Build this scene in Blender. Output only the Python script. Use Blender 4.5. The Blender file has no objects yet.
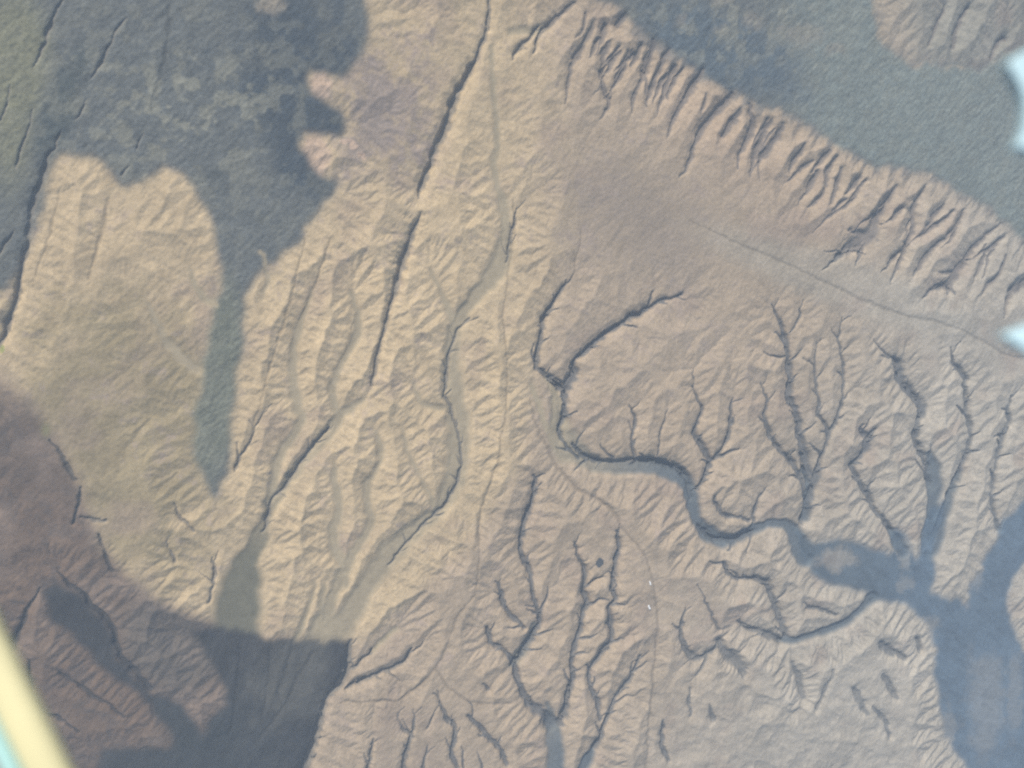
import bpy, math, random, time
import numpy as np
from mathutils import Matrix, Vector

T0 = time.time()
rng = np.random.default_rng(7)
S = bpy.context.scene
COL = S.collection

# ------------------------------------------------------------------ camera
H = 9956.0                     # height of the aircraft above the ground
FPX = 995.6                    # 35 mm on a 36 mm sensor, 1024 px wide
TILT, TDIR = math.radians(21.0), math.radians(-32.0)   # tilt of the view towards lower right
axis = Vector((-math.sin(TDIR), math.cos(TDIR), 0.0))
ROT = Matrix.Rotation(-TILT, 3, axis)
if (ROT @ Vector((0, 0, -1))).dot(Vector((math.cos(TDIR), math.sin(TDIR), 0))) < 0:
    ROT = Matrix.Rotation(TILT, 3, axis)
RN = np.array(ROT)

def ground_xy(px, py):
    """pixel -> point of the ground plane (z = -H), metres per pixel there"""
    px = np.asarray(px, float); py = np.asarray(py, float)
    d = np.stack([(px - 512) / FPX, (384 - py) / FPX, -np.ones_like(px)], -1) @ RN.T
    t = -H / d[..., 2]
    return d[..., 0] * t, d[..., 1] * t, t / FPX

cam_d = bpy.data.cameras.new('camera'); cam = bpy.data.objects.new('camera', cam_d); COL.objects.link(cam)
cam_d.lens = 35; cam_d.sensor_width = 36; cam_d.clip_start = 0.02; cam_d.clip_end = 200000
cam.matrix_world = ROT.to_4x4()
cam_d.dof.use_dof = True; cam_d.dof.focus_distance = H; cam_d.dof.aperture_fstop = 6
S.camera = cam

# ------------------------------------------------------------------ traced drainage (x,y[,width] in photo pixels)
CANYON = """
575,446,3 585,458,5 600,463,6 620,462,6 640,460,7 662,463,8 682,470,7 691,480,6 693,500,3
702,528,3 715,540,5 735,543,5 755,534,4
62,0,3 55,16,4 50,28,5 46,42,4 39,58,3 34,68,1
32,110,1 30,125,2 24,140,3 18,158,3 16,172,1
127,18,1 116,30,3 110,45,3 102,62,4 92,78,2
86,100,1 81,113,3 75,122,1
63,130,1 57,140,3 55,150,2 48,155,4 44,170,6 38,190,7 34,200,7 30,225,7 26,250,6 21,270,5 17,285,6 18,298,7 12,310,5 8,325,8 2,340,6 -8,356,6
144,134,1 136,149,3
128,165,1 123,174,3
14,230,1 8,240,3 0,252,4 -8,262,3
12,85,1 6,105,2 0,120,2
490,-10,3 490,0,3 488,30,5 482,45,6 474,65,8 466,80,9 458,93,11 453,110,10 447,125,9 440,142,9 434,155,8 430,170,9 424,183,8 420,194,5 419,199,2
421,215,2 415,228,6 410,245,8 404,262,10 398,282,10 394,296,7 391,305,5 386,325,5 380,345,4 378,358,5 374,375,6 371,386,3
329,429,4 318,440,5 305,457,5 297,467,5 289,482,5 282,492,3 273,497,3 270,510,4 266,525,4 263,534,2
470,318,2 458,330,3 453,345,3 447,370,3 445,395,4 452,410,3 460,440,3 463,465,4 458,486,5 447,505,5 432,518,4 420,530,3 405,546,3 390,566,2
265,408,1 250,442,2 240,458,4 236,467,5 234,471,1
587,15,2 583,30,3 575,38,1
575,2,3 555,20,6 543,30,6 537,42,5 535,53,2
540,26,3 528,40,4 518,48,4 513,58,2
594,25,4 587,38,6 582,50,6 575,60,5 570,75,4 568,90,3 566,103,1
610,42,4 605,55,5 603,70,5 603,85,5 608,98,4 610,108,3 600,118,1
626,16,5 617,26,6
642,46,4 637,58,6 632,66,4
655,40,4 652,58,7 645,75,6 638,88,5 634,100,4 632,112,1
669,50,4 660,70,6 655,82,5 650,95,4 646,106,1
682,70,3 673,85,5 668,96,3
703,72,4 695,85,7 688,98,7 678,113,5 672,125,4 667,137,1
732,95,4 722,108,8 712,118,8 704,128,6 697,142,5 692,158,4 687,170,3 680,178,1
740,110,3 733,122,7 725,136,5
750,105,3 755,125,7 749,140,6 742,155,4 738,170,1
768,120,4 765,135,8 758,150,7 753,165,4 749,178,1
784,125,3 777,140,6 768,152,9 760,160,4 752,172,1
804,145,3 797,157,6 789,173,2
830,150,3 822,160,5 812,173,2
836,158,3 829,172,5 828,187,2
842,170,3 838,188,6 832,203,2
862,175,3 855,187,4 846,196,1
826,190,2 820,200,4 808,208,1
846,198,2 840,205,4 832,213,1
866,180,2 856,196,4 848,206,3 838,212,1
897,186,3 887,205,6 880,215,7 876,228,9 868,238,12 855,245,12 840,255,6 833,263,5 823,270,1
866,240,7 860,255,4 855,266,1
868,236,7 850,231,3
858,246,6 846,252,3 824,251,1
925,188,2 917,205,4 913,215,5 917,225,5 910,240,5 905,255,5 900,265,4 893,275,3 889,284,1
903,252,4 893,258,4 888,268,3 880,272,1
963,212,2 958,225,4 945,238,4 932,250,5 925,262,6 920,268,4 914,276,1
1002,224,2 985,238,4 973,250,5 965,265,7 957,275,9 952,285,6 948,296,2
955,273,5 940,274,1
952,284,6 942,287,5 932,290,4 924,298,1
985,245,2 985,260,4 978,272,3 973,284,1
1006,256,2 1000,275,4 990,283,4 983,294,1
1040,280,7 1024,285,7 1012,292,8 1008,305,4 1002,318,1
773,305,1 783,325,4 786,335,6 789,350,6 791,370,7 792,385,7 790,400,6 797,408,6 800,420,7 802,440,10 807,455,11 810,470,9 813,480,7
803,300,1 800,320,2 791,334,2
764,352,1 778,358,2 786,357,2
842,318,1 840,340,2 845,370,3 845,384,3 843,405,3 838,420,4 830,435,4 825,450,5 822,465,6 817,485,8 814,500,8 806,520,9
818,340,1 815,360,2 817,385,3 820,400,3 818,415,4 826,424,4 830,434,3
761,383,1 768,397,2 765,417,4 771,435,5 783,452,5 794,462,5 804,480,5 808,500,5
884,357,2 895,358,4 902,365,8 902,378,9 908,388,8 918,398,8 925,408,9 922,420,8 917,432,9 919,445,7 925,455,7 930,470,7 932,486,7
952,348,1 955,365,4 962,370,5 968,380,6 968,395,5 969,410,7 972,425,6 972,445,5 970,458,6 962,475,9 952,496,9
1012,396,2 1010,412,5 1011,425,6 1005,435,7 1002,450,5 998,465,5 996,480,6 994,500,6 997,515,4 1000,530,4
994,436,1 1004,437,5
862,425,2 863,434,5 868,438,6 876,430,3
870,438,7 868,450,8 860,460,6 853,466,6 857,475,6 866,490,5 872,500,5 877,512,5 885,520,4 893,532,6
692,385,1 700,402,2 703,410,4 698,425,5 695,435,5 703,446,6 708,455,7 712,463,6 705,478,5 699,492,4
733,400,1 732,415,4 731,430,5 726,445,4 717,458,5 711,466,5
630,405,1 637,420,3 632,440,3 634,452,4 637,461,3
667,412,1 662,430,2 657,460,2
712,497,2 720,510,4 727,518,4 735,516,3 750,522,3
761,494,2 757,510,4 755,522,3
568,281,2 563,290,5 553,305,5 545,322,6 542,340,6 538,355,6 537,368,6 548,376,6 557,382,8 564,390,10
684,295,3 672,298,3 660,302,5 650,308,6 642,315,6 632,317,7 622,325,7 610,332,7 597,342,7 585,353,7 575,362,8 574,370,9 577,374,10 569,386,11 566,395,9 567,404,8 565,418,7 561,430,7 563,440,5 570,451,4 580,459,3
652,292,2 651,306,4
711,565,1 725,562,3 729,575,5 740,580,4 757,578,6 770,585,7 775,600,6 780,615,7 788,636,7
738,621,2 743,627,6 755,630,6 770,637,6 783,642,6
685,608,1 682,620,4 681,630,5 683,645,6 690,655,6 702,660,5 715,650,5 719,642,5
719,640,6 728,655,8 740,663,8 745,677,4
698,585,1 708,607,2 718,630,2
690,688,2 688,705,4 691,715,2
708,703,1 712,719,4
663,720,2 663,735,5 662,748,5 669,760,3
793,663,3 800,680,6 806,700,3
832,670,3 825,688,4 815,710,2
853,686,3 860,702,6 866,713,3
884,676,4 892,690,6 898,699,2
880,643,5 886,650,9 905,658,3
872,706,2 885,720,4 890,737,3
918,638,4 923,652,5
807,608,3 825,610,4 836,616,2
617,530,2 621,545,5 617,558,6 614,575,6 613,590,5 617,600,5 609,606,5 612,625,6 614,640,6 605,652,7 595,662,6 590,675,5 592,690,5 600,705,5 601,722,3
575,543,1 580,560,3 587,570,4 585,590,5 588,605,6 583,620,6 582,632,6 576,645,7 573,660,6 574,680,7 568,697,8 566,712,9 562,726,9
535,476,3 536,490,5 533,505,6 527,520,6 523,540,6 521,555,6 530,568,6 533,580,6 534,600,5 540,612,4 541,625,6 536,634,8 524,652,9 515,666,9
549,588,1 546,600,3 540,614,3
497,582,2 503,595,5 505,610,5 513,618,5 525,628,5
488,630,5 493,645,7 503,650,5 513,660,6 516,672,7 522,690,6 530,705,8 545,716,10 553,728,14
640,658,3 633,678,5 622,693,5 612,710,5 604,730,6 597,750,8
647,662,1 637,672,3
351,643,3 350,655,6 347,670,7 342,685,7 328,697,6 322,715,7 318,735,9 310,760,10 302,780,10
373,650,4 365,658,5 352,671,5
411,650,4 408,660,6 395,668,6 380,674,6 362,682,7 346,688,5
435,693,2 442,705,4 447,720,5 456,728,6 453,745,6 452,755,7 458,770,6
468,716,3 480,728,6 490,740,7 503,752,7 505,764,5
397,713,1 403,730,3 412,736,4
413,708,1 413,730,3 408,745,5 404,770,7
373,738,2 372,755,5 367,772,5
427,746,1 423,770,4
440,700,1 428,728,2
483,683,2 488,691,4
462,745,1 464,770,3
478,752,1 483,770,3
58,572,2 68,585,5 82,592,5 90,605,5 105,618,6 113,630,7 117,645,7 120,657,6 133,670,6 150,690,5
40,590,2 28,610,4 20,630,6 10,650,7
60,672,3 70,680,5 80,686,4 95,697,4 110,705,4 125,716,2
30,690,2 45,712,4 65,720,4 80,732,2
30,660,2 32,680,4 34,690,3
50,440,2 62,455,4 70,475,7 75,481,4
81,487,2 80,500,4 74,522,3
80,517,2 95,520,4 106,522,3
98,535,2 105,550,4 112,572,4
213,558,2 215,575,4 210,602,3
165,540,1 175,562,3
175,503,1 180,520,3 195,531,2
518,208,1 515,225,4 511,245,4 508,262,2
874,15,2 966,12,0
968,10,4 962,18,4 957,32,5 955,48,4
946,8,2 938,25,3 930,45,3
1007,38,5 998,45,3 990,60,2
"""
WASH = """
494,165,8 499,190,9 506,212,13 508,235,18 503,262,22 490,282,20 475,298,16 462,315,16 453,335,18 452,360,20 453,385,24 457,410,26 460,430,26 460,455,26 456,480,24 447,500,20 440,513,18 425,523,18 408,538,22 390,555,28 375,575,26 362,595,24 350,615,28 336,632,40 320,650,50
491,45,5 493,75,6 494,100,7 498,125,7 497,150,7 494,165,8
366,400,8 350,408,10 338,420,12 330,435,14 315,450,13 300,465,13 290,480,13 278,497,12 270,510,11 265,525,11 258,540,16 250,560,22
350,292,5 358,312,8 359,335,8 350,350,8 338,370,8 332,390,8 337,412,8
312,290,3 300,325,7 295,345,9 292,370,10 295,390,10 297,405,12 302,420,12 295,435,10 283,450,10 276,465,10 275,480,10 268,505,11
335,463,4 335,480,8 338,495,10 340,510,10 333,530,10 335,550,12 343,565,10 346,585,8
375,428,3 380,445,6 383,455,6 377,470,7 367,485,8 368,505,10 372,520,11 365,535,11 357,548,9 350,560,11 345,572,14 334,595,14 325,620,22 312,645,26
403,428,3 407,450,4 414,465,5 422,480,5 429,493,6 436,506,8
414,383,4 418,398,6 425,405,6 444,409,5
430,268,3 440,290,6 448,305,8 453,320,8
324,585,5 322,605,6 324,625,7
316,580,3 311,600,5 306,618,6 296,640,7
262,540,20 245,565,30 240,590,38 237,615,44 236,640,50
546,374,5 553,388,9 558,402,14 559,420,20 560,436,24 570,450,26 585,459,20 600,468,14 615,470,15 640,467,17 660,468,17 680,475,18 690,485,18 694,500,17 698,520,17 708,534,19 725,542,19 742,538,15 756,530,12 770,524,11 785,525,12 795,530,15 800,545,18 806,560,22
532,385,4 540,408,7 556,450,10
874,598,14 858,615,12 845,625,11 825,633,10 810,637,9 795,641,9 783,642,6
806,470,9 811,485,8 810,500,10 808,520,14
932,455,8 938,470,16 937,490,20 933,515,18 926,545,14
962,475,9 952,500,13 943,522,16 934,550,24
893,532,8 904,552,20
535,626,7 530,642,11 520,656,13 514,668,9
547,704,5 551,714,9 554,728,14 556,745,20 557,780,24
597,745,8 588,762,15 580,780,22
148,303,3 155,320,7 165,340,9 178,355,11 196,371,10
190,268,4 195,285,6 205,300,8 217,304,7
262,250,4 268,280,5 262,300,3
395,630,7 384,640,8 373,650,6
512,30,8 535,32,8 548,26,7
"""
SOFTLINE = """
293,640,4 286,670,5 277,690,5 281,706,4
316,650,4 297,678,6 288,700,6 272,722,6 258,738,4
271,640,4 268,680,4 261,720,4
240,650,5 236,690,5 232,730,4
690,220,2 735,242,4 790,265,4 830,284,4 860,299,6 880,307,5 910,317,4 940,322,4 960,330,4 990,345,4 1005,355,4 1030,358,4
512,200,3 516,225,3 506,290,3 503,315,3 507,384,3 505,410,3 500,440,3 498,460,3 489,485,3 480,515,3 478,550,3 477,580,3 475,595,3 460,610,4 452,630,4 445,650,4 435,668,5
582,228,2 576,262,3 572,282,2
530,400,4 538,430,5 556,465,5 578,490,5 606,503,5 620,520,4
606,503,4 628,535,4 645,555,4 652,580,4 658,620,4 655,660,4 648,720,4 645,770,4
305,240,3 290,300,4 275,350,4 262,395,3 252,430,3
330,240,3 315,285,3 300,320,3
355,320,2 342,360,2
170,0,6 168,40,6 160,75,5 150,110,3
108,198,6 100,240,6 88,280,4
60,190,3 48,240,4 35,275,3
435,668,5 420,685,4 400,700,4 340,702,3
435,668,4 450,690,4 470,702,4 512,704,3
905,10,2 880,60,0
"""
def parse(s):
    out = []
    for ln in s.strip().splitlines():
        pts = []
        for p in ln.split():
            v = [float(q) for q in p.split(',')]
            pts.append(v)
        if len(pts) > 1 and pts[-1][2] > 0:
            out.append(np.array(pts))
    return out

LAVA_W = [(-900,-900),(366,-900),(365,0),(370,25),(362,45),(352,65),(345,78),(335,74),(322,70),(310,72),(309,82),(313,92),(325,98),(335,104),(345,115),(349,130),(336,136),(320,137),(306,134),(301,146),(309,158),(318,172),(328,178),(338,178),(340,186),(330,200),(324,204),(316,212),(310,220),(303,223),(301,232),(299,246),(289,250),(280,256),(265,266),(252,279),(247,300),(243,330),(238,370),(234,400),(231,440),(229,468),(222,488),(216,500),(208,488),(200,465),(195,440),(194,412),(202,372),(207,345),(213,318),(219,292),(223,280),(217,262),(216,240),(212,225),(206,208),(196,192),(187,178),(175,168),(163,166),(150,176),(140,182),(120,186),(110,171),(100,158),(78,156),(56,155),(48,175),(43,200),(34,235),(22,265),(2,292),(-20,300),(-900,300)]
LAVA_E = [(560,-900),(585,-40),(602,2),(620,10),(636,26),(655,42),(690,66),(703,73),(716,86),(730,92),(742,96),(768,106),(800,118),(815,130),(832,141),(850,150),(868,164),(884,168),(905,166),(925,172),(950,186),(980,202),(1000,216),(1026,242),(1900,700),(1900,-900)]
PLATEAU = [(872,-900),(872,0),(875,20),(880,45),(892,52),(912,66),(920,64),(926,56),(932,64),(942,71),(952,64),(962,66),(978,73),(990,64),(1008,52),(1026,40),(1900,0),(1900,-900)]
ISLANDS = [(680,22,8,7),(720,32,8,5),(752,20,10,8),(803,36,22,11),(722,0,9,5),(272,6,14,10),(780,30,6,5),(835,50,10,5)]
BASIN = [(795,526),(812,543),(835,539),(860,545),(890,553),(897,548),(893,530),(904,528),(918,562),(922,545),(926,520),(940,505),(950,500),(944,520),(938,545),(934,570),(933,590),(945,600),(955,597),(968,606),(971,585),(980,565),(995,540),(1000,525),(1024,500),(1200,440),(1200,520),(1040,548),(1016,575),(1008,600),(1013,632),(1024,650),(1100,700),(1100,1000),(985,1000),(968,770),(945,740),(940,700),(934,670),(938,650),(925,622),(912,608),(896,601),(884,603),(870,600),(868,593),(850,588),(830,586),(816,578),(806,565)]
DARK_SW = [(172,632),(222,626),(262,637),(300,639),(352,641),(352,655),(346,680),(328,697),(320,715),(318,735),(306,780),(300,1000),(60,1000),(96,768),(100,748),(130,744),(170,750),(172,735),(152,712),(137,693),(115,678),(95,662),(78,646),(62,628),(48,618),(44,603),(42,590),(55,580),(66,588),(82,594),(90,606),(104,619),(111,631),(116,655),(132,675),(150,692),(178,702),(192,718),(203,737),(206,720),(226,706),(223,686),(219,675),(209,658),(195,640),(182,628)]
REFLECT_Y = [(-900,330),(-10,362),(20,385),(45,418),(62,450),(82,485),(88,520),(100,545),(125,572),(150,595),(180,614),(222,624),(262,637),(300,639),(352,641),(372,634),(420,590),(470,540),(520,470),(545,330),(590,200),(560,60),(540,-60),(540,-900),(-900,-900)]  # outline of the window reflection that is painted into the ground

# ------------------------------------------------------------------ grid
cx, cy, cm = ground_xy([-40, 1064, -40, 1064], [-40, -40, 808, 808])
gx0, gx1, gy0, gy1 = cx.min() - 250, cx.max() + 250, cy.min() - 250, cy.max() + 250
DX = 9.5
NX = int((gx1 - gx0) / DX) + 1; NY = int((gy1 - gy0) / DX) + 1
xs = gx0 + np.arange(NX) * DX; ys = gy0 + np.arange(NY) * DX
GX, GY = np.meshgrid(xs.astype(np.float32), ys.astype(np.float32))

def to_px(X, Y):
    v = np.stack([X, Y, np.full_like(X, -H)], -1) @ RN          # world -> camera (R^T v)
    d = np.maximum(-v[..., 2], 300.0)
    return 512 + FPX * v[..., 0] / d, 384 - FPX * v[..., 1] / d
PX, PY = to_px(GX, GY)

# ------------------------------------------------------------------ noise helpers
def vnoise(X, Y, scale, seed, ang=None, stretch=1.0):
    if ang is not None:
        c, s = math.cos(ang), math.sin(ang)
        X, Y = (X * c + Y * s) / stretch, -X * s + Y * c
    r = np.random.default_rng(seed)
    N = 512
    lat = r.random((N, N), dtype=np.float32) * 2 - 1
    u = X / scale + 1000.37; v = Y / scale + 1000.71
    iu = np.floor(u).astype(np.int32); iv = np.floor(v).astype(np.int32)
    fu = (u - iu).astype(np.float32); fv = (v - iv).astype(np.float32)
    fu = fu * fu * fu * (fu * (fu * 6 - 15) + 10); fv = fv * fv * fv * (fv * (fv * 6 - 15) + 10)
    a = lat[iv % N, iu % N]; b = lat[iv % N, (iu + 1) % N]
    c = lat[(iv + 1) % N, iu % N]; d = lat[(iv + 1) % N, (iu + 1) % N]
    return (a + (b - a) * fu) * (1 - fv) + (c + (d - c) * fu) * fv
def fbm(X, Y, scale, seed, octaves=4, gain=0.5, **k):
    out = 0; amp = 1.0; tot = 0
    for o in range(octaves):
        out = out + amp * vnoise(X, Y, scale / 2 ** o, seed + 17 * o, **k); tot += amp; amp *= gain
    return out / tot
def blur(a, r):
    """three box blurs of radius r cells"""
    if r < 1: return a
    a = a.astype(np.float32)
    for _ in range(2):
        for ax in (0, 1):
            p = np.pad(a, [(r + 1, r) if i == ax else (0, 0) for i in (0, 1)], mode='edge').astype(np.float64).cumsum(ax)
            n = a.shape[ax]
            hi = np.take(p, np.arange(2 * r + 1, 2 * r + 1 + n), ax); lo = np.take(p, np.arange(0, n), ax)
            a = ((hi - lo) / (2 * r + 1)).astype(np.float32)
    return a
def sm(a, b, x):
    t = np.clip((x - a) / (b - a), 0, 1); return t * t * (3 - 2 * t)

# wobble so that traced outlines get a natural fine edge
WX = PX + 2.6 * fbm(GX, GY, 150, 11, 4) + 1.6 * vnoise(GX, GY, 40, 12)
WY = PY + 2.6 * fbm(GX, GY, 150, 13, 4) + 1.6 * vnoise(GX, GY, 40, 14)

def inside(poly, X, Y):
    m = np.zeros(X.shape, bool)
    n = len(poly)
    for i in range(n):
        x1, y1 = poly[i]; x2, y2 = poly[(i + 1) % n]
        if y1 == y2: continue
        c = ((y1 > Y) != (y2 > Y)) & (X < (x2 - x1) * (Y - y1) / (y2 - y1) + x1)
        m ^= c
    return m

# ------------------------------------------------------------------ distance fields of the traced lines
RX = GX + 13 * fbm(GX, GY, 75, 71, 3); RY = GY + 13 * fbm(GX, GY, 75, 72, 3)
def line_field(lines, jitter=0.0, seed=5, wscale=1.0):
    """profile value: max over lines of (1 - dist/halfwidth), and metres of width"""
    prof = np.full((NY, NX), -9.0, np.float32); wid = np.zeros((NY, NX), np.float32)
    r = np.random.default_rng(seed)
    for L in lines:
        P = L.copy()
        # resample with small natural wiggle
        seg = np.hypot(*np.diff(P[:, :2], axis=0).T); t = np.concatenate([[0], seg.cumsum()])
        n = max(int(t[-1] / 2.2), 3); tt = np.linspace(0, t[-1], n)
        Q = np.stack([np.interp(tt, t, P[:, k]) for k in range(3)], 1)
        for k in range(2):                                   # smooth corners
            Q[1:-1, :] = Q[1:-1, :] * 0.5 + 0.25 * (Q[:-2, :] + Q[2:, :])
        if jitter:
            ns = r.normal(0, 1, (n, 2)); ns[1:-1] = (ns[:-2] + ns[1:-1] * 2 + ns[2:]) / 4
            Q[:, :2] += ns * jitter
            wv = r.normal(0, 1, n); wv = np.convolve(wv, np.hanning(9) / 2, 'same') if n > 9 else wv * 0
            Q[:, 2] *= np.clip(1 + 0.15 * wv, .6, 1.5)
        X, Y, M = ground_xy(Q[:, 0], Q[:, 1]); W = Q[:, 2] * M * (wscale * (1 + .28 * np.clip((Q[:, 0] - 480) / 200, 0, 1) * np.clip((Q[:, 1] - 250) / 60, 0, 1)) * np.where((Q[:, 0] > 690) & (Q[:, 1] > 655), 1.35, 1) * np.where((Q[:, 0] > 545) & (Q[:, 1] < .43 * (Q[:, 0] - 560) + 125), 1.45, 1) if wscale > 1 else 1)
        for i in range(n - 1):
            hw = max(W[i], W[i + 1]) * .5 * (1 + 1.3) + 3 * DX
            i0 = int((min(X[i], X[i + 1]) - hw - gx0) / DX); i1 = int((max(X[i], X[i + 1]) + hw - gx0) / DX) + 2
            j0 = int((min(Y[i], Y[i + 1]) - hw - gy0) / DX); j1 = int((max(Y[i], Y[i + 1]) + hw - gy0) / DX) + 2
            i0, j0 = max(i0, 0), max(j0, 0); i1, j1 = min(i1, NX), min(j1, NY)
            if i1 <= i0 or j1 <= j0: continue
            gx = RX[j0:j1, i0:i1]; gy = RY[j0:j1, i0:i1]
            ax, ay = X[i], Y[i]; bx, by = X[i + 1] - ax, Y[i + 1] - ay
            q = np.clip(((gx - ax) * bx + (gy - ay) * by) / max(bx * bx + by * by, 1e-6), 0, 1)
            d = np.hypot(gx - ax - q * bx, gy - ay - q * by)
            w = W[i] + (W[i + 1] - W[i]) * q
            p = 1 - d / np.maximum(w * .5, 1)
            sub = prof[j0:j1, i0:i1]; k = p > sub
            sub[k] = p[k]; wid[j0:j1, i0:i1][k] = w[k]
    return prof, wid

can_lines, wash_lines, soft_lines = parse(CANYON), parse(WASH), parse(SOFTLINE)
tr = random.Random(12)
for L in list(can_lines):                      # short side gullies that feed the traced ones
    d = np.diff(L[:, :2], axis=0); seg = np.hypot(d[:, 0], d[:, 1])
    if L[:, 2].max() < 3.5 or seg.sum() < (18 if L[:, 1].mean() < 640 or L[:, 0].mean() < 640 else 60) or L[:, 0].mean() < 130: continue
    if 370 < L[:, 0].mean() < 500 and L[0, 1] < 260: continue
    if L[:, 0].mean() > 545 and L[:, 1].mean() < .43 * (L[:, 0].mean() - 560) + 125: continue
    s0 = tr.uniform(2, 8); acc = 0; side = 1
    for i in range(len(seg)):
        while s0 < acc + seg[i]:
            f = (s0 - acc) / seg[i]; x, y = L[i, :2] + d[i] * f; w0 = L[i, 2] + (L[i + 1, 2] - L[i, 2]) * f
            a0 = math.atan2(d[i, 1], d[i, 0]) + math.pi
            a1 = a0 + side * tr.uniform(.45, .95); ln = tr.uniform(7, 13) * (1.9 if tr.random() < .22 else 1)
            pts = []
            for q in range(4):
                pts.append((x, y, max(min(w0 * .75, 4.0) * (1 - q / 4), .9)))
                x += math.cos(a1) * ln / 3; y += math.sin(a1) * ln / 3; a1 += tr.gauss(0, .3)
            can_lines.append(np.array(pts)); side = -side if tr.random() < .75 else side
            s0 += tr.uniform(11, 24)
        acc += seg[i]
esc = np.array([(592, 12), (620, 26), (655, 52), (690, 74), (730, 100), (768, 118), (800, 136), (832, 158), (880, 190), (930, 200), (980, 222), (1015, 246)], float)
re_ = random.Random(4)
for k in range(24):
    u = re_.uniform(0, len(esc) - 1.001); i = int(u); a, b = esc[i], esc[i + 1]
    x, y = a + (b - a) * (u - i); x += re_.uniform(-8, 6); y += re_.uniform(-2, 22)
    an = math.radians(re_.gauss(118 if x < 800 else 128, 10)); ln = re_.uniform(20, 60); wd = re_.uniform(3.0, 6.5)
    pts = []
    for q in range(6):
        pts.append((x, y, max(wd * (1 - (q / 5) ** 1.5), .6) if q else wd * .5))
        x += math.cos(an) * ln / 5; y += math.sin(an) * ln / 5; an += re_.gauss(-.02, .16)
    can_lines.append(np.array(pts))
cprof, cwid = line_field(can_lines, 0.7, wscale=1.25)
wprof, wwid = line_field(wash_lines, 0.9, 6)
sprof, swid = line_field(soft_lines, 0.6, 7)
print('lines', round(time.time() - T0, 1))

# ------------------------------------------------------------------ zones
UX = WX + 5.5 * fbm(GX, GY, 170, 17, 5, .6); UY = WY + 5.5 * fbm(GX, GY, 170, 18, 5, .6)
lava = inside(LAVA_W, UX, UY) | (inside(LAVA_E, UX, UY) & ~inside(PLATEAU, UX, UY))
pale_l = np.zeros((NY, NX), np.float32)
for (ix, iy, rx, ry) in ISLANDS:
    pale_l = np.maximum(pale_l, sm(1.5, .4, np.sqrt(((UX - ix) / rx) ** 2 + ((UY - iy) / ry) ** 2)))
VX = WX + 3.5 * fbm(GX, GY, 90, 15, 4); VY = WY + 3.5 * fbm(GX, GY, 90, 16, 4)
basin = inside(BASIN, VX, VY)
dark_sw = inside(DARK_SW, VX, VY)
hill_in_basin = (((WX - 842) / 20) ** 2 + ((WY - 556) / 8) ** 2) < 0     # (none)
wash = (wprof + .55 * fbm(GX, GY, 70, 21, 3) * (30 / np.maximum(wwid, 30)) > 0.0)
flat = basin | dark_sw | wash
canyon = cprof > 0.02

# ------------------------------------------------------------------ erosion simulation on a coarser grid
edge_b = np.zeros((NY, NX), bool); edge_b[:3] = edge_b[-3:] = True; edge_b[:, :3] = edge_b[:, -3:] = True
LOWR0 = blur((lava | basin | wash).astype(np.float32), 2)
basefull = basin | wash | lava | edge_b
gul = np.clip(cprof * 1.4, 0, 1)
kmul = (1 + 5 * gul * np.clip(cwid / 60, .3, 1)).astype(np.float64)
offs = [(-1, -1), (-1, 0), (-1, 1), (0, -1), (0, 1), (1, -1), (1, 0), (1, 1)]
def erode(h, base, upl, kdt, iters, creep, sub=1, mexp=.37):
    """uplift, stream-power incision along steepest descent, hillslope creep"""
    ny, nx = base.shape; n = ny * nx
    idx = np.arange(n).reshape(ny, nx)
    rr = np.random.default_rng(91); wob = [(.55 + .9 * rr.random((ny, nx))).astype(np.float32) for _ in offs]
    for it in range(iters):
        best = np.zeros((ny, nx)); rec = idx.copy()
        hp = np.pad(h, 1, constant_values=1e9); ip = np.pad(idx, 1)
        for (dy, dx), wb in zip(offs, wob):
            s = (h - hp[1 + dy:1 + dy + ny, 1 + dx:1 + dx + nx]) / math.hypot(dx, dy) * wb
            k = s > best
            best[k] = s[k]; rec[k] = ip[1 + dy:1 + dy + ny, 1 + dx:1 + dx + nx][k]
        rec[base] = idx[base]
        order = np.argsort(h, axis=None, kind='stable')
        order = order[(rec.ravel() != idx.ravel())[order]]
        ol = order.tolist(); rl = rec.ravel()[order].tolist()
        A = [1.0] * n
        for i, r in zip(reversed(ol), reversed(rl)):
            A[r] += A[i]
        A = np.array(A); F = (kdt.ravel() * np.minimum(A, 20000) ** mexp).tolist()
        hl = (h + upl).ravel().tolist()
        for i, r in zip(ol, rl):
            f = F[i]; hl[i] = (hl[i] + f * hl[r]) / (1 + f)
        h = np.array(hl).reshape(ny, nx)
        for _ in range(sub):
            hp = np.pad(h, 1, mode='edge')
            h = np.where(base, 0, h + creep * (hp[:-2, 1:-1] + hp[2:, 1:-1] + hp[1:-1, :-2] + hp[1:-1, 2:] - 4 * h))
    return h, A.reshape(ny, nx)

st = 2
base = basefull[::st, ::st]; ny, nx = base.shape; cell = DX * st
cgx, cgy = GX[::st, ::st], GY[::st, ::st]
h = (6 * fbm(cgx, cgy, 400, 31, 5) + 3.0 * vnoise(cgx, cgy, 30, 33) + 12).astype(np.float64)
h += rng.normal(0, 0.5, h.shape); h += 40 - 40 * gul[::st, ::st]; h[base] = 0
upl = 6.0 * (1 + 0.35 * fbm(cgx, cgy, 500, 35, 3)); upl = np.where(base, 0, upl) * (1 - .6 * np.clip(sprof[::st, ::st], 0, 1)) * np.where(dark_sw[::st, ::st], .25, 1)
creep = .07 + .04 * sm(470, 640, PX + .25 * (PY - 400))
h, _ = erode(h, base, upl, .30 * kmul[::st, ::st], 30, creep[::st, ::st], 2)
print('erosion', round(time.time() - T0, 1), 'h max', h.max())

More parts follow.
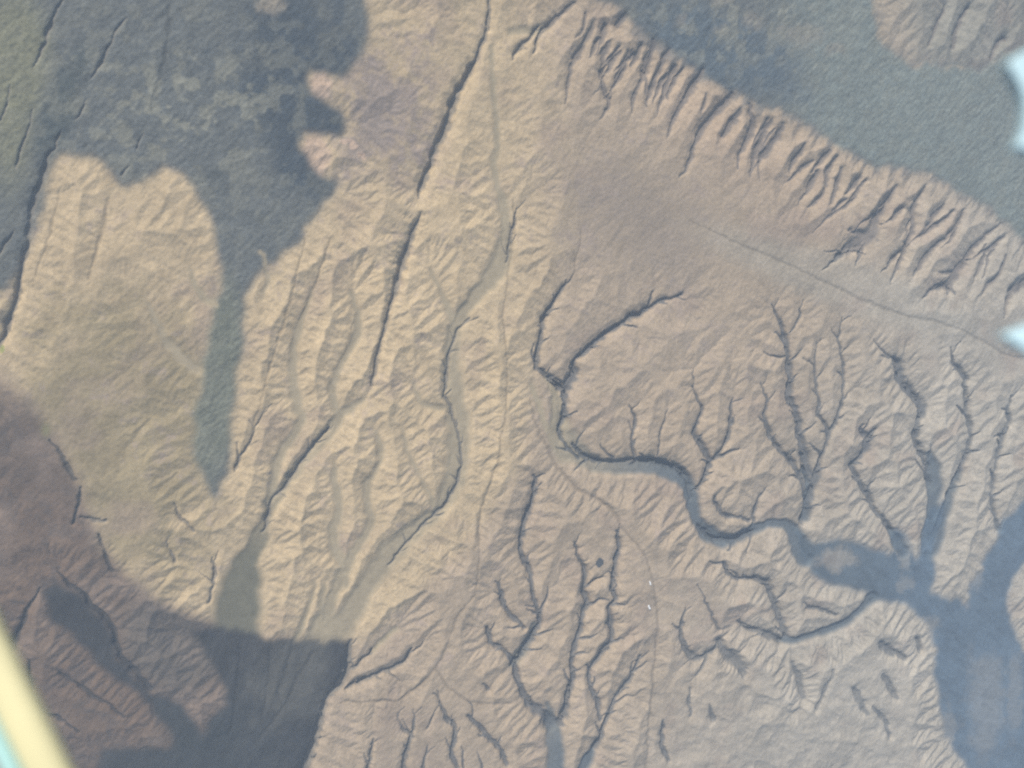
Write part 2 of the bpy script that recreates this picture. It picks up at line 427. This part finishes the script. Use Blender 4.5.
def upsample(a):
    yy = np.arange(NY) / st; xx = np.arange(NX) / st
    j = np.clip(yy.astype(int), 0, ny - 2); i = np.clip(xx.astype(int), 0, nx - 2)
    fy = np.clip(yy - j, 0, 1)[:, None]; fx = np.clip(xx - i, 0, 1)[None]
    return ((a[j][:, i] * (1 - fx) + a[j][:, i + 1] * fx) * (1 - fy) + (a[j + 1][:, i] * (1 - fx) + a[j + 1][:, i + 1] * fx) * fy).astype(np.float32)
hill = upsample(h).astype(np.float64)
hill = np.where(basefull, 0, hill + 2.2 * vnoise(GX, GY, 24, 37) + rng.normal(0, .8, hill.shape))
upl = np.where(basefull, 0, upsample(upl) * .5)
hill, ACC = erode(hill, basefull, upl, .30 * kmul, 8, creep, 2)
hill -= .85 * blur(hill, 30)
sl = np.hypot(*np.gradient(hill, DX))[~basefull]
hill *= 0.39 / np.percentile(sl, 85)
lacc = blur(np.log2(np.maximum(np.where(basefull, 1, ACC), 1)), 1)
rill = sm(4.0, 9.5, lacc) * (1 - LOWR0)
hill = hill.astype(np.float32)
print('erosion 2', round(time.time() - T0, 1), hill.max())

# relief strength of each district
def bump(x, y, rx, ry, ang=0):
    c, s = math.cos(math.radians(ang)), math.sin(math.radians(ang))
    u = (PX - x) * c + (PY - y) * s; v = -(PX - x) * s + (PY - y) * c
    return np.exp(-((u / rx) ** 2 + (v / ry) ** 2))
amp = 0.62 + 0.42 * bump(350, 450, 130, 230) - 0.34 * bump(120, 380, 100, 200) + .55 * bump(90, 660, 130, 130) + .12 * sm(560, 700, PX + .3 * (PY - 400)) + .22 * sm(430, 560, PX) * sm(400, 520, PY) + .3 * bump(760, 690, 190, 90) + .4 * bump(780, 140, 230, 34, 31) - 0.45 * bump(680, 190, 170, 60, 30) - 0.3 * bump(690, 250, 90, 70) - .3 * bump(420, 90, 90, 90)
amp = np.clip(amp - .35 * bump(850, 290, 180, 30, 20) + .1 * bump(850, 450, 160, 150), 0.08, 1.1)
LOWREL = blur(lava.astype(np.float32), 3)
z = hill * amp
rough = (1 - LOWR0) * np.clip(amp, .25, 1)
z += rough * (20 * fbm(GX, GY, 420, 75, 3) + 14 * (.5 - np.abs(fbm(GX, GY, 260, 77, 3, ang=-.5, stretch=1.6))) * (1 + 2.2 * bump(780, 700, 190, 90)))
z += (3.0 * fbm(GX, GY, 120, 41, 4) + 1.6 * vnoise(GX, GY, 26, 43)) * (1 - .7 * flat)
z += LOWREL * (14 + 5.5 * fbm(GX, GY, 70, 45, 4) + 2.2 * vnoise(GX, GY, 30, 47, ang=0.8, stretch=2.5))
z -= rill * (11 + 9 * sm(440, 560, PX) * sm(300, 400, PY)) * np.clip(amp, .3, 1)
# soft troughs, then canyons
z -= np.clip(sprof, 0, 1) ** .8 * np.minimum(swid, 60) * 0.10
vr = fbm(GX, GY, 300, 83, 4, ang=-.75, stretch=2.2)
z += basin * 26 * (.35 - np.abs(vr)) + dark_sw * 22 * (.3 - np.abs(fbm(GX, GY, 280, 85, 4, ang=1.15, stretch=2.5)))
cp = np.clip(cprof, 0, 1)
selm = np.clip(1.3 * bump(800, 690, 150, 62), 0, 1)
escm = sm(-15, 15, .43 * (PX - 560) + 125 - PY) * sm(535, 555, PX)
depth = np.minimum(cwid, 130) * (0.46 - .20 * escm) * (1 - .45 * selm)
broad = np.minimum(cwid, 110) * sm(-1.1, .3, cprof)
z -= depth * sm(0, .8, cp) * (1 + .25 * vnoise(GX, GY, 80, 49)) + .15 * broad + .3 * blur(depth * cp, 9)
washd = blur(np.clip(wprof * 2.5, 0, 1) * np.minimum(wwid, 160) * (.12 + .16 * sm(540, 600, PX)), 1)
z -= washd

print('height', round(time.time() - T0, 1))

# ------------------------------------------------------------------ ground base colours: soil, with window reflection, gully shade and haze painted in
def mix(a, b, t): return a * (1 - t[..., None]) + np.asarray(b, np.float32) * t[..., None]
C = np.empty((NY, NX, 3), np.float32); C[:] = (0.335, 0.268, 0.180)
refl_y = blur(inside(REFLECT_Y, VX, VY).astype(np.float32), 9)
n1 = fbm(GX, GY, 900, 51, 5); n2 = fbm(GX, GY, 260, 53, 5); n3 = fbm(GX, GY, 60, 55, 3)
C = mix(C, (0.435, 0.345, 0.205), refl_y * sm(620, 480, PX))  # yellow of the window reflection, painted onto the ground
C = mix(C, (0.272, 0.222, 0.124), refl_y * sm(0.15, .6, bump(115, 440, 100, 150) + .3 * n1 + .3 * n2))
C = mix(C, (0.245, 0.20, 0.145), sm(.1, .95, .8 * bump(640, 215, 100, 66, 35) + .3 * n1 + .35 * n2 + .3 * n3))
C = mix(C, (0.25, 0.20, 0.155), sm(.1, .9, .75 * bump(385, 110, 60, 80) + .5 * n2 + .4 * n3))
C = mix(C, (0.31, 0.275, 0.205), .8 * sm(.3, .8, bump(850, 285, 190, 32, 20)))
C = mix(C, (0.345, 0.265, 0.18), .7 * bump(720, 130, 130, 40, 40))
C = mix(C, (0.33, 0.31, 0.25), sm(700, 980, PX + .5 * (PY - 400)) * .8)  # haze tint mixed into the ground colour towards the lower right
C = mix(C, (0.21, 0.205, 0.165), inside(PLATEAU, PX, PY) * (.35 + .6 * sm(880, 930, PX - .2 * PY)))
sw = sm(0, 1, (1 - refl_y) * sm(330, 180, PX) * sm(300, 460, PY))  # ground beyond the painted reflection, given a darker tone
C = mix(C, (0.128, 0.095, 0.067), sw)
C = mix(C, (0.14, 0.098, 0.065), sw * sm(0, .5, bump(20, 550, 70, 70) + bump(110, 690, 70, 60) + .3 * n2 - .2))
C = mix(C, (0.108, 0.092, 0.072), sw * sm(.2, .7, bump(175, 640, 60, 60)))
C = mix(C, (0.22, 0.185, 0.15), .75 * np.clip(bump(368, 118, 42, 62) * (1 + .8 * n2 + .6 * n3), 0, 1))
for (ix, iy, rx, ry) in ((321, 86, 11, 16), (316, 157, 13, 21), (352, 145, 5, 4), (362, 155, 5, 4), (345, 140, 6, 3)):
    C = mix(C, (0.43, 0.32, 0.225), .85 * sm(1.3, .7, np.sqrt(((UX - ix) / rx) ** 2 + ((UY - iy) / ry) ** 2)))
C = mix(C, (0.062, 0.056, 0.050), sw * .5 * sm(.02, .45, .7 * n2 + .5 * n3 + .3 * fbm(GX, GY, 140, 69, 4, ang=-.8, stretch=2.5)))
C *= np.array((1.015, .975, .98), np.float32)
C *= (1 + 0.10 * n1 + 0.15 * n2 + 0.11 * n3 + .13 * fbm(GX, GY, 40, 63, 3, ang=.85, stretch=3.5) + .32 * bump(110, 400, 110, 200) * fbm(GX, GY, 130, 65, 4, ang=.75, stretch=2.2))[..., None]
C = mix(C, (0.27, 0.20, 0.15), sm(.1, .8, fbm(GX, GY, 420, 67, 4)) * .5)
C = mix(C, (.22, .24, .07), .8 * (((WX - 3) / 3.5) ** 2 + ((WY - 349) / 4) ** 2 < 1) + .35 * bump(46, 430, 5, 7))
# lava: blue black basalt, teal grey dusted parts, pale blotches
ISL_N = sm(500, 400, PX)
lv = np.empty_like(C); lv[:] = (0.108, 0.112, 0.102)
lv = mix(lv, (0.155, 0.172, 0.150), sm(740, 840, PX))
lv = mix(lv, (0.052, 0.062, 0.068), sm(.25, .8, bump(300, 70, 75, 110, -15) + bump(325, 150, 40, 40) + .35 * n2))
lv = mix(lv, (0.082, 0.10, 0.108), sm(.35, .8, bump(720, 50, 110, 45, 25) + .2 * n2))
lv = mix(lv, (0.168, 0.162, 0.102), sm(.3, .9, bump(10, 90, 45, 120) + .3 * n1))
lv = mix(lv, (0.065, 0.074, 0.068), sm(.4, .9, bump(60, 110, 24, 80, 20) + .8 * bump(215, 175, 20, 22) + .3 * n2))
lv = mix(lv, (0.145, 0.148, 0.108), sm(.4, .8, bump(215, 380, 40, 140, 5)))
blot = sm(-.12, .32, fbm(GX, GY, 120, 57, 4)) * (bump(180, 110, 110, 70) + .6 * bump(730, 25, 90, 40) + .25)
lv = mix(lv, (0.24, 0.205, 0.155), pale_l * (.45 + .5 * (ISL_N > 0)))
lv = mix(lv, (0.21, 0.20, 0.15), .72 * np.clip(blot, 0, 1))
lv *= (1 + .10 * n2 + .22 * fbm(GX, GY, 32, 59, 3, ang=0.75, stretch=4.0) + .10 * n3)[..., None]
edge_l = blur(lava.astype(np.float32), 9) * sm(560, 640, PX)
C = mix(C, (0.175, 0.155, 0.13), np.clip(1.6 * edge_l * (1 + 1.0 * n2 + 2.2 * vnoise(GX, GY, 55, 61, ang=1.0, stretch=4)) * (1 + 1.2 * bump(670, 70, 80, 30, 40)), 0, .85))
C = C * (1 - LOWREL[..., None]) + lv * LOWREL[..., None]
# valley floors
wf = blur(np.clip(wprof * 3, 0, 1) * wash, 1)
g = np.empty_like(C); g[:] = (0.32, 0.26, 0.165)
g = mix(g, (0.102, 0.116, 0.122), sm(530, 690, PX + .35 * (PY - 450)))
g = mix(g, (0.14, 0.128, 0.085), np.clip(1.5 * bump(245, 600, 45, 70), 0, 1))
C = C * (1 - wf[..., None]) + (g * (1 + .12 * n2 + .12 * n3)[..., None]) * wf[..., None]
spur = np.zeros((NY, NX), np.float32)
for (ix, iy, rx, ry, k) in ((838, 561, 24, 13, .55), (986, 705, 22, 58, .26), (948, 735, 9, 36, .3), (1014, 690, 9, 46, .24), (905, 585, 9, 10, .3), (905, 556, 7, 16, .35), (975, 575, 7, 20, .3), (930, 630, 10, 14, .3)):
    spur = np.maximum(spur, k * sm(1.25, .55, np.sqrt(((VX - ix) / rx) ** 2 + ((VY - iy) / ry) ** 2) + .5 * n2))
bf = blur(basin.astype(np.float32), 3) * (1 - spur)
b = np.empty_like(C); b[:] = (0.080, 0.112, 0.142); b = mix(b, (0.074, 0.096, 0.112), sm(930, 840, PX))  # blue of the hazy air painted into the basin floor
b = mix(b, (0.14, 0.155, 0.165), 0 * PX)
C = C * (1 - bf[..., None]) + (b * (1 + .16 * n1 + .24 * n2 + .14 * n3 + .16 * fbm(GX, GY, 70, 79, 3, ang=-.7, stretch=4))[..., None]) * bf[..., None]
df = blur(dark_sw.astype(np.float32), 3)  # dark valley floor, upper side cut along the painted reflection
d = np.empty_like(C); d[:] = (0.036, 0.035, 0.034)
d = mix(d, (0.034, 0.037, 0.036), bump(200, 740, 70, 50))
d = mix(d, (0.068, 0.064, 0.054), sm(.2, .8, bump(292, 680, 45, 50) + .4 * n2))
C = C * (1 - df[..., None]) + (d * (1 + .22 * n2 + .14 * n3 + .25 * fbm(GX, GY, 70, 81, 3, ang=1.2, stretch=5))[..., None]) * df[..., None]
# gravel in the gully beds with shadow and haze painted in, pale sand rims
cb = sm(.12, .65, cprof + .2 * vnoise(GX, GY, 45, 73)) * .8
gc = np.empty_like(C); gc[:] = (0.165, 0.15, 0.125); gc = mix(gc, (0.076, 0.086, 0.095), sm(440, 620, PX + .3 * (PY - 300)))  # right-hand beds darker and bluer: shadow and haze in the colour
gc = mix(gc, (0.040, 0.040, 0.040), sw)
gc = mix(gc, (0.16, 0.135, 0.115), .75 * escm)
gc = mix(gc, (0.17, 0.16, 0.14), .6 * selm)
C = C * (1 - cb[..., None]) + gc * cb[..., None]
C = mix(C, (0.06, 0.065, 0.07), np.clip((((WX - 599) / 3.5) ** 2 + ((WY - 562) / 4) ** 2 < 1) * 1.0, 0, 1))
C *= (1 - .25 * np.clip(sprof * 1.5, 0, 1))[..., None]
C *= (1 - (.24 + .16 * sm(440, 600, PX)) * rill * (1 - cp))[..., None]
C = np.clip(C, 0.02, 0.8)
print('colour', round(time.time() - T0, 1))

# ------------------------------------------------------------------ meshes: a core grid with a coarse apron to the horizon
def tag(o, label=None, cat=None, group=None, kind=None):
    for k, v in (('label', label), ('category', cat), ('group', group), ('kind', kind)):
        if v: o[k] = v
    return o

def soil_material(name, rough_scale, amount, bump_d):
    m = bpy.data.materials.new(name); m.use_nodes = True
    nt = m.node_tree; N = nt.nodes; L = nt.links
    bs = N['Principled BSDF']; bs.inputs['Roughness'].default_value = .95; bs.inputs['Specular IOR Level'].default_value = .08
    at = N.new('ShaderNodeAttribute'); at.attribute_name = 'soil'
    gm = N.new('ShaderNodeNewGeometry')
    no = N.new('ShaderNodeTexNoise'); no.inputs['Scale'].default_value = 1 / rough_scale; no.inputs['Detail'].default_value = 5
    L.new(gm.outputs['Position'], no.inputs['Vector'])
    mr = N.new('ShaderNodeMapRange'); mr.inputs[1].default_value = .3; mr.inputs[2].default_value = .7
    mr.inputs[3].default_value = 1 - amount; mr.inputs[4].default_value = 1 + amount
    L.new(no.outputs['Fac'], mr.inputs[0])
    mx = N.new('ShaderNodeVectorMath'); mx.operation = 'SCALE'
    L.new(at.outputs['Color'], mx.inputs[0]); L.new(mr.outputs[0], mx.inputs['Scale'])
    L.new(mx.outputs[0], bs.inputs['Base Color'])
    bp = N.new('ShaderNodeBump'); bp.inputs['Strength'].default_value = .6; bp.inputs['Distance'].default_value = bump_d
    L.new(no.outputs['Fac'], bp.inputs['Height']); L.new(bp.outputs[0], bs.inputs['Normal'])
    return m
M_soil = soil_material('soil', 38, .10, 5)
M_lava = soil_material('basalt', 30, .16, 6)
M_bed = soil_material('silt', 45, .07, 2)

far = np.array([150., 500, 1300, 3000, 7000, 16000])
ex = np.concatenate([xs[0] - far[::-1], xs, xs[-1] + far]); ey = np.concatenate([ys[0] - far[::-1], ys, ys[-1] + far])
p = len(far)
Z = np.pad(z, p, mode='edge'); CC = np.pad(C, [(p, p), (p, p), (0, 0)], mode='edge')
ZX = np.gradient(z, DX, axis=1); ZY = np.gradient(z, DX, axis=0)
nrm = np.stack([-ZX, -ZY, np.ones_like(ZX)], -1); nrm /= np.linalg.norm(nrm, axis=-1, keepdims=True)
NN = np.pad(nrm, [(p, p), (p, p), (0, 0)], mode='edge')
zone = np.zeros((NY, NX), np.int8); zone[lava] = 1; zone[wash | basin | dark_sw] = 2
zone[canyon & ~lava & ~wash] = np.where((cwid > 0)[canyon & ~lava & ~wash], 0, 0)
ZO = np.pad(zone, p, mode='edge')
FX, FY = np.meshgrid(ex, ey)
V = np.stack([FX, FY, Z - H], -1).reshape(-1, 3).astype(np.float32)
CF = CC.reshape(-1, 3).astype(np.float32); NF = NN.reshape(-1, 3).astype(np.float32)
ly, lx = Z.shape
I = np.arange(ly * lx).reshape(ly, lx)
Q = np.stack([I[:-1, :-1], I[:-1, 1:], I[1:, 1:], I[1:, :-1]], -1).reshape(-1, 4)
QZ = ZO[:-1, :-1].reshape(-1)

def surface(name, faces, mat):
    used = np.zeros(len(V), bool); used[faces.ravel()] = True
    remap = np.cumsum(used) - 1
    v, c, nn = V[used], CF[used], NF[used]; f = remap[faces]
    me = bpy.data.meshes.new(name)
    me.vertices.add(len(v)); me.vertices.foreach_set('co', v.ravel())
    me.loops.add(f.size); me.loops.foreach_set('vertex_index', f.ravel().astype(np.int32))
    me.polygons.add(len(f)); me.polygons.foreach_set('loop_start', np.arange(0, f.size, 4, dtype=np.int32))
    me.update(calc_edges=True)
    a = me.color_attributes.new('soil', 'FLOAT_COLOR', 'POINT')
    a.data.foreach_set('color', np.concatenate([c, np.ones((len(c), 1), np.float32)], 1).ravel())
    me.normals_split_custom_set_from_vertices(nn.astype(np.float32))
    me.materials.append(mat)
    o = bpy.data.objects.new(name, me); COL.objects.link(o); o['kind'] = 'structure'
    return o
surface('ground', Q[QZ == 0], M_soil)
surface('lava_field', Q[QZ == 1], M_lava)
surface('dry_riverbed', Q[QZ == 2], M_bed)
print('mesh', round(time.time() - T0, 1), len(V))

def height_at(x, y):
    i = int(round((x - gx0) / DX)); j = int(round((y - gy0) / DX))
    return float(z[j, i]) - H

# ------------------------------------------------------------------ plain materials
def paint(name, col, rough=.5, var=.06, scale=30):
    m = bpy.data.materials.new(name); m.use_nodes = True; nt = m.node_tree; N = nt.nodes; L = nt.links
    bs = N['Principled BSDF']; bs.inputs['Roughness'].default_value = rough
    tc = N.new('ShaderNodeTexCoord'); no = N.new('ShaderNodeTexNoise'); no.inputs['Scale'].default_value = scale
    L.new(tc.outputs['Object'], no.inputs['Vector'])
    cr = N.new('ShaderNodeValToRGB')
    cr.color_ramp.elements[0].position = .3; cr.color_ramp.elements[1].position = .7
    cr.color_ramp.elements[0].color = [q * (1 - var) for q in col] + [1]; cr.color_ramp.elements[1].color = [min(q * (1 + var), 1) for q in col] + [1]
    L.new(no.outputs['Fac'], cr.inputs['Fac']); L.new(cr.outputs[0], bs.inputs['Base Color'])
    return m
M_cream = paint('cream_plastic', (.50, .465, .275), .5)
M_seal = paint('pale_cyan_seal', (.31, .50, .48), .5)
M_white = paint('white_plastic', (.36, .50, .55), .5)
M_grey = paint('grey_liner', (.16, .15, .14), .7)
M_roof = paint('white_roof_sheet', (.8, .8, .78), .5, scale=.2)
M_wall = paint('pale_wall', (.55, .53, .5), .8, scale=.2)

def mesh_obj(name, verts, faces, mat, parent=None, smooth=True):
    me = bpy.data.meshes.new(name); me.from_pydata([tuple(v) for v in verts], [], faces)
    me.validate(); me.update()
    for q in me.polygons: q.use_smooth = smooth
    me.materials.append(mat)
    o = bpy.data.objects.new(name, me); COL.objects.link(o)
    if parent: o.parent = parent
    return o

# ------------------------------------------------------------------ aircraft window surround, 0.35 m from the lens
D = 0.35
wf_root = bpy.data.objects.new('window_frame', None); COL.objects.link(wf_root)
wf_root.matrix_world = ROT.to_4x4() @ Matrix.Translation((0, 0, -D))
tag(wf_root, 'cream curved aircraft window frame with white clips, blurred at the picture edges', 'window frame')
def loc(px, py): return ((px - 512) / FPX * D, (384 - py) / FPX * D)
# centre line of the opening's edge: outside the view except at the lower left corner
edge_px = [(-40, 540), (-14, 600), (0, 632), (12, 656), (25, 684), (40, 714), (55, 744), (70, 774), (92, 812), (130, 852), (190, 880), (300, 900), (500, 905), (750, 900), (920, 880), (1010, 840), (1060, 780), (1078, 700), (1082, 500), (1080, 250), (1076, 80), (1050, -10), (980, -70), (850, -96), (600, -104), (300, -104), (100, -96), (0, -60), (-70, 20), (-96, 140), (-98, 300), (-84, 440)]
def ring(name, inner, sections, mat):
    """closed moulding: cross-section (outward mm, height mm) swept along the opening"""
    P = [Vector(loc(*q)) for q in inner]; n = len(P); k = len(sections)
    # refine with Catmull-Rom
    R = []
    for i in range(n):
        a, b, c, d = P[i - 1], P[i], P[(i + 1) % n], P[(i + 2) % n]
        for s in range(6):
            t = s / 6
            R.append(.5 * ((2 * b) + (c - a) * t + (2 * a - 5 * b + 4 * c - d) * t * t + (3 * b - a - 3 * c + d) * t ** 3))
    vs, fs = [], []; m = len(R)
    cen = Vector((0, 0))
    for i in range(m):
        tg = (R[(i + 1) % m] - R[i - 1]).normalized(); nn = Vector((tg.y, -tg.x))
        if nn.dot(R[i] - cen) < 0: nn = -nn
        for (o, hh) in sections:
            q = R[i] + nn * (o * .001); vs.append((q.x, q.y, hh * .001))
    for i in range(m):
        for j in range(k):
            fs.append((i * k + j, ((i + 1) % m) * k + j, ((i + 1) % m) * k + (j + 1) % k, i * k + (j + 1) % k))
    return mesh_obj(name, vs, fs, mat, wf_root)
ring('rim', edge_px, [(0, -4), (.6, -1.5), (2, .6), (5, 1.6), (9, 1.8), (13.0, 1.2), (14.6, -1), (14.6, -5), (7, -6), (1, -6)], M_cream)
ring('seal', edge_px, [(14.7, -3), (15.6, 0), (17.5, 1.2), (20.5, .9), (21.8, -1.5), (21.8, -5), (14.7, -5)], M_seal)
ring('liner', edge_px, [(21.9, -3), (23, -1.6), (60, -1.2), (60, -5), (21.9, -5)], M_grey)

def plate(name, pts, z0, z1, mat, bev=.0008):
    P = [Vector(loc(*q)) for q in pts]; n = len(P)
    c = sum(P, Vector((0, 0))) / n
    ins = [c + (q - c) * (1 - bev / max((q - c).length, 1e-6)) for q in P]
    vs = [(q.x, q.y, z0) for q in P] + [(q.x, q.y, z1 - bev) for q in P] + [(q.x, q.y, z1) for q in ins]
    fs = [tuple(range(n))[::-1]]
    for l in range(2):
        for i in range(n):
            j = (i + 1) % n; fs.append((l * n + i, l * n + j, (l + 1) * n + j, (l + 1) * n + i))
    fs.append(tuple(range(2 * n, 3 * n)))
    return mesh_obj(name, vs, fs, mat, wf_root, False)
plate('clip', [(1006, 66), (1011, 59), (1018, 55), (1030, 50), (1100, 44), (1100, 170), (1040, 158), (1024, 151), (1014, 148), (1017, 141), (1021, 132), (1023, 118), (1023, 106), (1020, 94), (1015, 82), (1010, 74)], -.004, .002, M_white)
plate('clip', [(1001, 336), (1008, 332), (1024, 326), (1050, 320), (1100, 316), (1100, 372), (1050, 366), (1024, 352), (1010, 342)], -.004, .002, M_white)

# ------------------------------------------------------------------ two small white roofs
def shed(px, py, length, width, ang, label):
    X, Y, M = ground_xy(px, py)
    r = bpy.data.objects.new('shed', None); COL.objects.link(r)
    r.location = (float(X), float(Y), height_at(X, Y) - 1.5); r.rotation_euler = (0, 0, ang)
    a, b, hh, rd, ov = length / 2, width / 2, 9, 4, 1.2
    v = [(-a, -b, 0), (a, -b, 0), (a, b, 0), (-a, b, 0), (-a, -b, hh), (a, -b, hh), (a, b, hh), (-a, b, hh), (-a, 0, hh + rd), (a, 0, hh + rd)]
    mesh_obj('wall', v, [(0, 1, 5, 4), (2, 3, 7, 6), (1, 2, 6, 9, 5), (3, 0, 4, 8, 7)], M_wall, r, False)
    e = rd / b * ov
    v = [(-a - ov, -b - ov, hh - e + .3), (a + ov, -b - ov, hh - e + .3), (a + ov, 0, hh + rd + .3), (-a - ov, 0, hh + rd + .3), (a + ov, b + ov, hh - e + .3), (-a - ov, b + ov, hh - e + .3)]
    v += [(x, y, zz + .5) for x, y, zz in v]
    mesh_obj('roof', v, [(6, 7, 8, 9), (9, 8, 10, 11), (3, 2, 1, 0), (5, 4, 2, 3), (0, 1, 7, 6), (4, 5, 11, 10), (1, 2, 8, 7), (2, 4, 10, 8), (5, 3, 9, 11), (3, 0, 6, 9)], M_roof, r, False)
    tag(r, label, 'shed', 'white roofs on the desert')
shed(648, 606, 55, 17, math.radians(-65), 'tiny bright white roof alone on bare ground, the lower of two')
shed(649, 582, 46, 14, math.radians(-70), 'tiny fainter white roof beside a small dark patch, the upper of two')

# ------------------------------------------------------------------ air
hx0, hx1, hy0, hy1, hz0, hz1 = ex[0] - 500, ex[-1] + 500, ey[0] - 500, ey[-1] + 500, float(Z.min()) - H - 1, 3.0
hv = [(x, y, q) for q in (hz0, hz1) for y in (hy0, hy1) for x in (hx0, hx1)]
hz = mesh_obj('haze', hv, [(0, 2, 3, 1), (4, 5, 7, 6), (0, 1, 5, 4), (2, 6, 7, 3), (0, 4, 6, 2), (1, 3, 7, 5)], M_grey, None, False)
hz['kind'] = 'stuff'
hm = bpy.data.materials.new('haze_air'); hm.use_nodes = True; nt = hm.node_tree; nt.nodes.clear()
out = nt.nodes.new('ShaderNodeOutputMaterial'); pv = nt.nodes.new('ShaderNodeVolumePrincipled')
pv.inputs['Color'].default_value = (.62, .76, .94, 1); pv.inputs['Density'].default_value = 1.65e-5; pv.inputs['Anisotropy'].default_value = 0.0
nt.links.new(pv.outputs[0], out.inputs['Volume'])
hz.data.materials.clear(); hz.data.materials.append(hm)

# ------------------------------------------------------------------ light
AZ, EL = math.radians(122), math.radians(36)      # azimuth counter-clockwise from +X (image right)
w = bpy.data.worlds.new('World'); S.world = w; w.use_nodes = True
nt = w.node_tree; sky = nt.nodes.new('ShaderNodeTexSky'); sky.sky_type = 'NISHITA'; sky.sun_disc = False
sky.sun_elevation = EL; sky.sun_rotation = math.pi / 2 - AZ
bg = nt.nodes['Background']; bg.inputs['Strength'].default_value = .10
nt.links.new(sky.outputs[0], bg.inputs['Color'])
sl_ = bpy.data.lights.new('sun', 'SUN'); sl_.energy = 4.6; sl_.angle = math.radians(.5); sl_.color = (1, .94, .85)
so = bpy.data.objects.new('sun', sl_); COL.objects.link(so)
dv = Vector((math.cos(AZ) * math.cos(EL), math.sin(AZ) * math.cos(EL), math.sin(EL)))
so.rotation_euler = dv.to_track_quat('Z', 'Y').to_euler()

S.view_settings.view_transform = 'Standard'; S.view_settings.look = 'None'; S.view_settings.gamma = 1
S.view_settings.exposure = 0.4
S.render.engine = 'CYCLES'
S.cycles.volume_bounces = 1; S.cycles.max_bounces = 4; S.cycles.diffuse_bounces = 2
S.cycles.filter_width = 2.2
S.cycles.use_denoising = False
print('done', round(time.time() - T0, 1))
